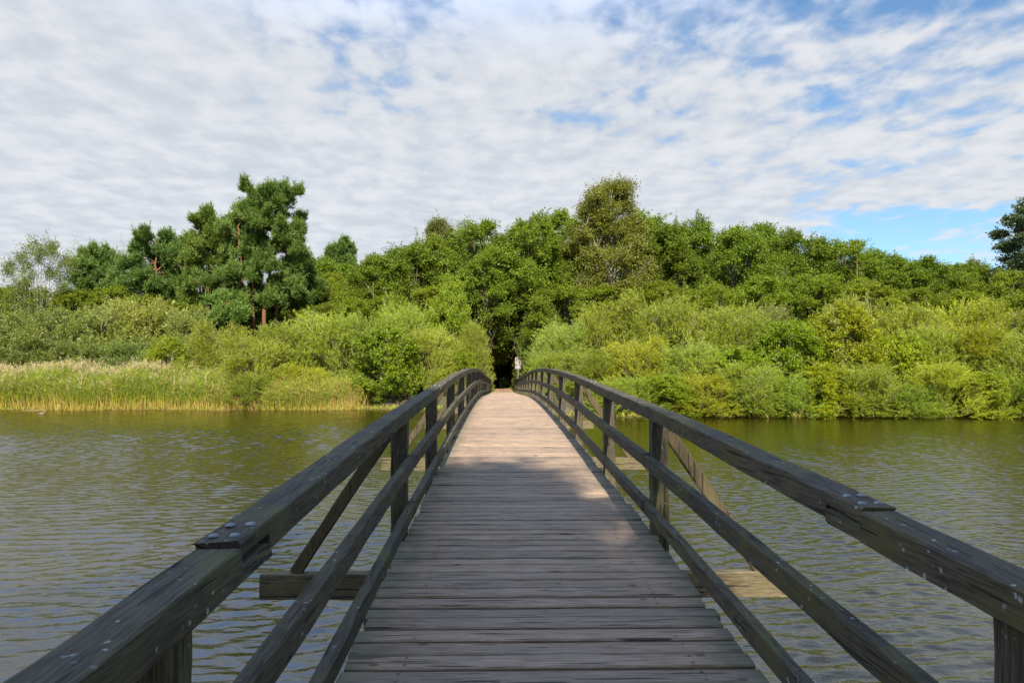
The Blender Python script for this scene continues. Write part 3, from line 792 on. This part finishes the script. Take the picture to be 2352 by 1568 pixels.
for fx, D in ((570, 75), (630, 76), (690, 75), (500, 77), (440, 78), (360, 79), (40, 84), (150, 88), (290, 84), (400, 86), (520, 84), (640, 86), (690, 82)):
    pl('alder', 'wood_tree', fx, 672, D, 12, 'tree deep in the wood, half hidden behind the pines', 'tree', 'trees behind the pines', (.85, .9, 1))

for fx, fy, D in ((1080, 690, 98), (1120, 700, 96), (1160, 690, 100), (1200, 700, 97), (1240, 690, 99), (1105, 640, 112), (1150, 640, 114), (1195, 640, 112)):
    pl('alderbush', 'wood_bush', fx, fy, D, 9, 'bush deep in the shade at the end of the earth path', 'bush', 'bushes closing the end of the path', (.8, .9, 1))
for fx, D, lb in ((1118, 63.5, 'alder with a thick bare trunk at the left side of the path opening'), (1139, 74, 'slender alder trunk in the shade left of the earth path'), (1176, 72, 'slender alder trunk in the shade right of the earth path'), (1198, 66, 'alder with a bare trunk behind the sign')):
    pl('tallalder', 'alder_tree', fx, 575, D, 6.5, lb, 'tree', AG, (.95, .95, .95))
# --- birches, poplar
pl('birch', 'birch_tree', 1400, 402, 65, 8.4, 'tall olive-brown birch standing above the alders', 'tree', None, (1.12, 1.05, 1.0), 0)
pl('birch', 'birch_tree', 1012, 497, 76, 6, 'olive birch top showing over the alders left of the path', 'tree', None, (.9, .95, 1), 0)
pl('birch', 'birch_tree', 105, 541, 63, 7.6, 'thin see-through birch with pale trunk left of the pines', 'tree', None, (.78, .92, .9), 1)
pl('birch', 'birch_tree', 325, 530, 75, 4.6, 'half dead birch with broken white stem behind the pine thicket', 'tree', None, (1, 1.1, 1), 1)
pl('poplar', 'poplar_tree', 2378, 458, 67, 7.6, 'dark blue-green poplar cut by the right picture edge', 'tree', None, T1, 0)

# --- pines
def pine_obj(fx, fy_base, D, trunks, clumps, label, seed, tint=1.0, name='pine_tree', group=None):
    """trunks and clumps given as picture columns/rows (and depth offset); built in metres round the base"""
    x0 = wx(fx, D); gz = float(ground(x0, D))
    def L(px_, py_, dy): return (wx(px_, D) - x0, dy, wz(py_, D) - gz)
    trk = [([L(*p) for p in pts], r0, r1) for pts, r0, r1 in trunks]
    for pts, _, _ in trk: pts[0] = (pts[0][0], pts[0][1], -.4)
    cl = [(*L(px_, py_, dy), 1.12 * r_ * D / FPX) for px_, py_, r_, dy in clumps]
    o = empty(name, (x0, D, gz)); tag(o, label, 'tree', group)
    a, b_ = pine(seed, trk, cl, (L_PINE, B_PINE), 'pine')
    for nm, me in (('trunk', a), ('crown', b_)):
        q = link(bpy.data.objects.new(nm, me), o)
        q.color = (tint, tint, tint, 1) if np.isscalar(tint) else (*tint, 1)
    return o

rp = R(21)
def dep(lst, s=1.6): return [(x, y, r, float(rp.uniform(-s, s))) for x, y, r in lst]
big = [(612,440,12),(642,432,13),(660,438,12),(579,444,13),(596,452,14),(552,468,14),(675,448,11),(628,452,16),(645,462,18),(612,468,18),(582,478,20),(552,485,18),(665,482,16),(640,492,18),
 (535,505,18),(565,510,20),(600,512,20),(632,520,14),(672,512,16),(685,530,14),(525,530,16),(555,545,18),(590,548,18),(660,545,18),(690,555,16),(640,560,15),
 (515,560,14),(535,575,18),(570,580,16),(610,585,16),(672,580,18),(697,585,13),(655,600,14),(690,605,14),(545,610,16),(580,625,14),(625,625,18),(600,640,14),
 (650,640,20),(680,635,16),(560,640,16),(530,650,20),(505,640,14),(545,670,18),(515,680,16),(640,670,16),(668,665,16),(690,660,16),(575,665,13),(655,690,16),(685,690,14),(530,700,14),(598,668,14),(565,695,14),(620,700,12),(600,600,14),(590,560,14)]
pine_obj(590, 740, 66, [([(588,790,0),(583,690,.1),(582,640,.1),(578,560,.2),(572,480,.2)],   .20, .06),
  ([(603,790,.3),(606,700,.2),(618,640,.3),(624,560,.2),(636,450,.3)], .25, .07), ([(618,640,.3),(650,610,.2),(668,540,.3)], .14, .06), ([(583,640,.1),(556,600,-.2),(545,520,0)], .13, .05)],
  dep(big, 2.4), 'tall twin-trunked pine with orange bark towering over the left bank', 3)
mid = [(490,502,10),(484,515,13),(498,520,12),(478,532,14),(500,538,14),(462,545,16),(445,555,14),(490,556,16),(515,560,14),(470,575,18),(448,582,14),(500,582,18),(525,590,14),
 (480,605,18),(455,610,16),(510,612,18),(535,600,12),(470,635,16),(500,640,18),(525,630,14),(455,660,16),(480,670,16),(460,690,16)]
pine_obj(480, 740, 69, [([(484,790,0),(480,650,0),(483,560,0),(489,498,0)], .22, .05), ([(455,790,.4),(458,660,.4),(455,555,.4)], .16, .05)], dep(mid, 1.8), 'pine with a pointed top left of the tall twin-trunked pine', 4, (1.12, 1.05, .9))
lft = [(350,545,14),(372,548,14),(335,565,16),(365,568,18),(395,562,16),(415,575,16),(320,590,16),(350,592,18),(385,590,18),(420,598,18),(440,590,12),(305,610,18),(335,615,18),(370,615,18),(405,618,18),(435,620,16),
 (350,680,15),(390,672,16),(420,670,15),(375,700,16),(410,700,16),(295,635,16),(325,640,18),(360,642,18),(395,645,18),(425,645,16),(300,660,16),(335,665,16)]
pine_obj(365, 740, 71, [([(365,790,0),(362,660,0),(360,550,0)], .24, .06), ([(410,790,.6),(412,680,.6),(408,570,.6)], .2, .06)], dep(lft, 2.2), 'broad spreading pine behind the sallow thicket', 15, (.92, .97, 1.05))
rnd = [(215,585,12),(232,582,12),(245,590,11),(200,595,12),(222,600,14),(250,605,13),(190,612,13),(215,618,14),(240,622,14),(262,622,11),(205,638,14),(235,642,14),(258,645,12),(185,645,12),(215,665,14),(245,668,14)]
pine_obj(222, 720, 72, [([(222,790,0),(222,680,0),(224,585,0)], .2, .05)], dep(rnd, 1.6), 'low round pine right of the thin birch', 6, (1.05, 1.08, 1.25))
lowp = [(495,690,16),(520,700,18),(545,715,16),(500,725,18),(530,735,16),(560,720,14),(480,745,16),(510,752,16),(545,690,12)]
pine_obj(520, 770, 63, [([(540,800,0),(535,740,0),(528,695,0)], .14, .05)], dep(lowp, 1.2), 'low pine boughs spreading at the foot of the tall pine', 7, (1.1, 1.15, 1.0))
rb = [(655,700,16),(680,705,16),(700,690,14),(640,715,14),(670,725,16),(695,720,16),(715,700,14),(705,640,14),(715,660,14),(700,610,10)]
pine_obj(678, 760, 69, [([(650,800,0),(650,720,0),(652,690,0)], .2, .12), ([(690,800,.3),(692,700,.3),(700,615,.3)], .18, .05)], dep(rb, 1.5), 'dark shaded pine right of the tall twin-trunked pine', 8, (.8, .85, .9))
for j, (fx, ty, wv, lb) in enumerate(((766, 570, .8, 'left and shorter of two distant pines right of the tall pine'), (793, 556, 1.0, 'right and taller of two distant pines right of the tall pine'))):
    cl = [(fx + rp.uniform(-1, 1) * (4 + k * 2.6) * wv, ty + 4 + k * 8.5, 6 + k * .75) for k in range(13) for _ in range(2)]
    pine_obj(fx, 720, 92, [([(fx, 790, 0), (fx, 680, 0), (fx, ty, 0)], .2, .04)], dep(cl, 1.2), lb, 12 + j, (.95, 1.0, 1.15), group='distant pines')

# --- a dead stem and a twig above the alders
def dead_stem(fx, fy, D, label, seed):
    rg = R(seed); x = wx(fx, D); gz = float(ground(x, D)); h = wz(fy, D) - gz
    o = empty('dead_tree', (x, D, gz)); tag(o, label, 'dead tree')
    G = Geo(); q = np.linspace(0, 1, 9)
    P = np.stack([.5 * np.sin(q * 2.2) + rg.normal(0, .05, 9), rg.normal(0, .05, 9), h * q - .3], -1)
    G.tube(P, .075 * (1 - .8 * q), 7)
    G.obj('trunk', B_WILLOW, o, True)
    G = Geo()
    for k in (4, 5, 6, 7):
        a = P[k]; e = a + np.array([rg.uniform(-1, 1), rg.uniform(-.5, .5), rg.uniform(.5, 1.4)]) * 1.1
        limb(G, rg, a, e, .025, .008, 5, .1, 5)
    G.obj('branches', B_WILLOW, o, True)
dead_stem(845, 640, 61, 'bare thin dead stem at the left shoulder of the wood', 1)
dead_stem(1968, 530, 63, 'bare twisted stem sticking out of the alders on the right', 2)

# --- trees behind the camera: they shade the near half of the bridge
for kd, x, y, top, wd, rot_ in (('alder', -1.9, -7.6, 15.5, 8.6, .3), ('alder', 1.1, -8.6, 16.8, 6.4, 1.4), ('birch', -.9, -11.5, 20.5, 8.5, 2.0), ('alder', -8.5, -9, 16, 9, 4.0),
                           ('alder', 9, -12, 15, 9, .5), ('alder', 15, -14, 16, 10, 1.5), ('alder', -15, -13, 16, 10, 2.5)):
    place(kd, kd + '_tree', x, y, top, wd, kd + ' on the near bank behind the viewer', 'tree', kd + ' trees on the near bank', T1, 0 if kd == 'birch' else None, rot_)

# ------------------------------------------------------------------ reeds
m, t = material('reed_blades')
at = t.n('ShaderNodeAttribute', attribute_name='tint').outputs['Fac']
rc = t.n('ShaderNodeValToRGB', {0: at}); cr = rc.color_ramp
cr.elements[0].position = 0.0; cr.elements[0].color = (.40, .27, .105, 1)
cr.elements[1].position = 1.0; cr.elements[1].color = (.52, .40, .25, 1)
for p_, c_ in ((.18, (.50, .38, .095)), (.36, (.38, .38, .03)), (.55, (.21, .30, .030)), (.75, (.25, .31, .06)), (.86, (.36, .34, .12))):
    e = cr.elements.new(p_); e.color = (*c_, 1)
d = t.n('ShaderNodeBsdfDiffuse', {'Color': rc.outputs[0]}); tr = t.n('ShaderNodeBsdfTranslucent', {'Color': rc.outputs[0]})
mxs = t.n('ShaderNodeMixShader', {0: .3, 1: d.outputs[0], 2: tr.outputs[0]}); t.L(mxs.outputs[0], t.out.inputs[0])
REED = m

def reeds(name, label, pts, hts, seed, dry=0.0, plume=None, leaves=True):
    rg = R(seed); n = len(pts); x, y = pts[:, 0], pts[:, 1]; z = np.minimum(ground(x, y), .3) - .1
    seg = 4; q = np.linspace(0, 1, seg + 1)
    lean = rg.normal(0, .10, (n, 2)) + np.array([.03, -.02]); curve = rg.normal(0, .16, (n, 2))
    ang = rg.uniform(0, np.pi, n); wd = rg.uniform(.016, .034, n)
    Vs, Fs, Ts = [], [], []
    px_ = x[:, None] + hts[:, None] * (lean[:, :1] * q + curve[:, :1] * q ** 2.4)
    py_ = y[:, None] + hts[:, None] * (lean[:, 1:] * q + curve[:, 1:] * q ** 2.4)
    pz_ = z[:, None] + hts[:, None] * (q - .06 * q ** 3)
    w_ = wd[:, None] * (1 - .8 * q ** 3) * .5
    cx_, sy_ = np.cos(ang)[:, None] * w_, np.sin(ang)[:, None] * w_
    V = np.stack([np.stack([px_ - cx_, py_ - sy_, pz_], -1), np.stack([px_ + cx_, py_ + sy_, pz_], -1)], 2).reshape(n, -1, 3)
    base = np.arange(n)[:, None, None] * (2 * (seg + 1)); k = np.arange(seg)[None, :, None] * 2
    F = (base + k + np.array([0, 1, 3, 2])).reshape(-1, 4)
    kind = rg.random(n)
    g0 = np.where(kind < dry, rg.uniform(.0, .2, n), rg.uniform(.14, .40, n))
    g1 = np.where(kind < dry, rg.uniform(.0, .22, n), rg.uniform(.48, .80, n))
    tt = g0[:, None] + (g1 - g0)[:, None] * np.clip(np.arange(seg)[None] / (seg - 1) * 1.35, 0, 1)
    Vs.append(V.reshape(-1, 3)); Fs.append(F); Ts.append(tt.ravel()); off = n * 2 * (seg + 1)
    if leaves:                                    # hanging leaf blades along each stem
        per = 5
        qi = rg.uniform(.35, 1.0, (n, per)); i1 = (qi * seg).astype(int).clip(0, seg)
        ar = np.arange(n)[:, None]
        P = np.stack([px_[ar, i1], py_[ar, i1], z[:, None] + hts[:, None] * qi], -1).reshape(-1, 3)
        kk = len(P); A = rg.normal(0, .7, (kk, 3)); A[:, 2] = rg.uniform(-.1, .9, kk)
        Nn = rg.normal(0, .5, (kk, 3)); Nn[:, 2] += .6
        V2, F2 = leaf_quads(P, A, Nn, rg.uniform(.3, .65, kk), rg.uniform(.018, .032, kk))
        dr = np.repeat(kind < dry, per)
        Vs.append(V2); Fs.append(F2 + off); off += len(V2)
        Ts.append(np.where(dr, rg.uniform(.05, .22, kk), rg.uniform(.40, .78, kk)))
    if plume is not None:                         # tan seed heads
        sel = np.where(rg.random(n) < plume(x, y))[0]
        P0 = np.stack([px_[sel, -1], py_[sel, -1], pz_[sel, -1]], -1)
        per = 7
        P = (P0[:, None] + np.stack([rg.normal(0, .03, (len(sel), per)), rg.normal(0, .03, (len(sel), per)), rg.uniform(-.2, .22, (len(sel), per))], -1)).reshape(-1, 3)
        kk = len(P); A = rg.normal(0, .35, (kk, 3)); A[:, 2] = .8
        V2, F2 = leaf_quads(P, A, rg.normal(0, 1, (kk, 3)), rg.uniform(.16, .30, kk), rg.uniform(.025, .05, kk))
        Vs.append(V2); Fs.append(F2 + off); Ts.append(rg.uniform(.93, 1.0, kk))
    o = link(bpy.data.objects.new(name, mesh_np(name, np.concatenate(Vs), np.concatenate(Fs), REED, np.concatenate(Ts))))
    return tag(o, label, 'reeds', None, 'stuff')

rg2 = R(17)
n = 17000
x = rg2.uniform(wx(-260, 50), wx(552, 50), n); y = 48.7 + rg2.random(n) ** 1.15 * 4.6 + .35 * np.sin(x * .7)
h = 2.2 + .25 * np.sin(x * .9) + .18 * np.sin(x * 2.3 + 1) + rg2.normal(0, .22, n) + (y - 49) * .13
h *= 1 - .45 * sstep(x, wx(470, 50), wx(565, 50))
right_p = lambda a, b: np.where((b > 51.2) & (a < wx(350, 50)), .75, .05)
reeds('reed_bed', 'long bed of tall green reeds with tan plumes along the left bank', np.stack([x, y], -1), h, 18, .16, right_p)
n = 3600
x = rg2.uniform(wx(612, 49), wx(822, 49), n); y = 48.5 + rg2.random(n) * 2.2
reeds('reed_bed', 'short bed of green and straw reeds below the willows', np.stack([x, y], -1), 1.55 + rg2.normal(0, .25, n) + (y - 48.5) * .15, 19, .35)
n = 700
x = np.concatenate([rg2.normal(wx(806, 48.6), .40, n), rg2.normal(wx(510, 48.8), .55, n)]); y = 48.6 + rg2.random(2 * n) * .9
x2 = rg2.uniform(wx(-200, 48.6), wx(815, 48.6), 3600); x = np.concatenate([x, x2]); y = np.concatenate([y, 48.45 + .35 * np.sin(x2 * .7) + rg2.random(3600) * .8])
n = len(x) // 2
reeds('dry_reeds', 'clumps of dry straw-coloured reeds at the waterline', np.stack([x, y], -1), np.concatenate([np.clip(1.45 + rg2.normal(0, .3, 1400), .5, 2.4), np.clip(rg2.normal(.8, .35, 3600), .25, 1.7)]), 20, .95, None, False)

# sedge and weed fringe along both waterlines, and undergrowth beside the path
rg3 = R(33)
n = 9000
x = rg3.uniform(-36, 36, n); x = x[np.abs(x) > 1.6]; ys0 = 48.9 - 8.2 * sstep(x, -1, 5) - 1.6 * sstep(x, 15, 60) + .35 * np.sin(x * .7) + .2 * np.sin(x * 1.9 + 1)
y = ys0 + rg3.normal(.15, .35, len(x))
A = rg3.normal(0, .5, (len(x), 3)); A[:, 2] = .8
V, F = leaf_quads(np.stack([x, y, np.zeros(len(x))], -1), A, rg3.normal(0, 1, (len(x), 3)), rg3.uniform(.2, .55, len(x)), rg3.uniform(.02, .05, len(x)))
o = link(bpy.data.objects.new('sedge', mesh_np('sedge', V, F, REED, np.clip(rg3.normal(.4, .2, len(x)), 0, .8))))
tag(o, 'fringe of sedge and fallen stalks along the waterline', 'sedge', None, 'stuff')
n = 26000
x = rg3.uniform(-9, 9, n); y = rg3.uniform(57, 96, n)
pc = np.interp(y, [49, 66, 80, 112], [0, .1, -.7, -5])
keep = np.abs(x - pc) > 1.0 + .25 * np.sin(y * 2); x, y = x[keep], y[keep]
hh = rg3.random(len(x)) * (.25 + .55 * (np.sin(x * 2.1) * np.sin(y * 1.3) * .5 + .5)) * sstep(np.abs(x - np.interp(y, [49, 66, 80, 112], [0, .1, -.7, -5])), .8, 2.2)
A = rg3.normal(0, 1, (len(x), 3)); Nn = rg3.normal(0, .5, (len(x), 3)); Nn[:, 2] += 1
V, F = leaf_quads(np.stack([x, y, ground(x, y) + .03 + hh * 1.3], -1), A, Nn, rg3.uniform(.10, .22, len(x)), rg3.uniform(.08, .14, len(x)))
o = link(bpy.data.objects.new('undergrowth', mesh_np('undergrowth', V, F, L_ALDER, rg3.random(len(x)))))
o.color = (.9, 1, 1, 1)
tag(o, 'low green undergrowth beside the shaded earth path', 'undergrowth', None, 'stuff')

# ------------------------------------------------------------------ sign at the far end
sx_, sy_ = wx(1190, 62.4), 62.4; sg = float(ground(sx_, sy_))
sign = empty('sign_post', (sx_, sy_, sg)); tag(sign, 'white pictogram sign on a steel pole beside the path opening', 'sign')
WHITE = plain_mat('sign_white', (.34, .34, .34), .5); RED = plain_mat('sign_red', (.55, .03, .04), .5); INK = plain_mat('sign_ink', (.03, .03, .05), .5); GREY = plain_mat('sign_grey', (.20, .22, .23), .5)
def spart(G, nm, mt, par=sign, sm=False): return G.obj(nm, mt, par, sm)
zt = wz(820, 62.4) - sg
G = Geo(); G.tube([(0, .03, -.4), (0, .03, zt - .02)], [.03, .03], 12); spart(G, 'pole', STEEL, sm=True)
ph = 1.06
for sd in (-1, 1):
    xc = sd * .135
    G = Geo(); G.box((xc - .12, -.012, zt - ph), (xc + .12, 0, zt)); panel = spart(G, 'sign_panel', WHITE)
    def mark(x0, z0, x1, z1, mt, nm='pictogram', rot=0):
        G = Geo(); c = ((x0 + x1) / 2, (z0 + z1) / 2)
        M = Matrix.Translation((xc + c[0], 0, zt - c[1])) @ Matrix.Rotation(rot, 4, 'Y')
        hx, hz = abs(x1 - x0) / 2, abs(z1 - z0) / 2
        G.box((-hx, -.0165, -hz), (hx, -.013, hz), .5, M); spart(G, nm, mt, panel)
    mark(-.10, .03, .10, .055, INK); mark(-.09, .445, .09, .475, INK if sd > 0 else RED); mark(-.09, .515, .09, .545, RED if sd < 0 else GREY)
    mark(-.11, .955, .11, .985, INK)
    def ring(zc, rad, mt):
        G = Geo(); n = 20; aa = np.arange(n) * 2 * np.pi / n
        rg_ = [np.stack([xc + r_ * np.cos(aa), np.full(n, yv), zt - zc + r_ * np.sin(aa)], -1) for r_, yv in ((rad, -.013), (rad, -.0165), (rad * .62, -.0165), (rad * .62, -.013))]
        G.sweep(rg_, caps=(False, False)); spart(G, 'pictogram', mt, panel)
    if sd > 0:
        ring(.24, .088, RED); ring(.72, .088, RED)
        mark(-.09, .222, .09, .258, RED, rot=.8); mark(-.09, .702, .09, .738, RED, rot=.8)
        mark(-.03, .215, .03, .27, INK, rot=.3); mark(-.012, .66, .012, .78, INK, rot=.2)
    else:
        mark(-.07, .10, .07, .19, RED, rot=.4); mark(-.075, .26, .06, .37, INK, rot=.2); mark(-.03, .21, .04, .26, INK)
        mark(-.085, .60, .085, .84, GREY); mark(-.05, .66, .03, .80, WHITE, rot=.5)

# ------------------------------------------------------------------ duck and floating log
dxp = wx(112, 44.2)
bm = bmesh.new(); sl_ = bm.verts.layers.skin.verify()
prev = None
for (px_, pz_, r_, rz_) in ((-.24, .085, .018, .010), (-.16, .075, .055, .045), (-.05, .06, .085, .075), (.07, .06, .085, .075), (.15, .09, .05, .05), (.175, .16, .03, .032), (.19, .215, .036, .04), (.235, .212, .022, .02), (.285, .203, .016, .007)):
    v = bm.verts.new((px_, 0, pz_)); v[sl_].radius = (r_, rz_)
    if prev: bm.edges.new((prev, v))
    else: v[sl_].use_root = True
    prev = v
me = bpy.data.meshes.new('duck'); bm.to_mesh(me); bm.free()
m, t = material('brown_feathers')
nz = t.noise(t.n('ShaderNodeTexCoord').outputs['Object'], 30, 4, .6)
p = t.n('ShaderNodeBsdfPrincipled', {'Base Color': t.mix(t.step(nz, .4, .6), (.09, .055, .03), (.30, .20, .12)), 'Roughness': .8}); t.L(p.outputs[0], t.out.inputs[0])
me.materials.append(m)
duck = link(bpy.data.objects.new('duck', me)); duck.location = (dxp, 44.2, -.02); duck.rotation_euler = (0, 0, .12)
duck.modifiers.new('skin', 'SKIN'); sb = duck.modifiers.new('sub', 'SUBSURF'); sb.levels = 2; sb.render_levels = 2
tag(duck, 'brown duck swimming in front of the reeds', 'duck')
G = Geo(); lx = wx(95, 48.2)
G.tube([(-.8, 0, .0), (-.3, .06, .01), (.2, 0, .01), (.6, .05, .02), (.95, .03, .03)], [.01, .018, .018, .016, .01], 8)
lo = G.obj('floating_branch', plain_mat('bare_wood', (.32, .26, .12), .8, 0, .4), None, True); lo.location = (lx, 48.0, 0)
tag(lo, 'pale bare branch floating at the foot of the reeds', 'branch')
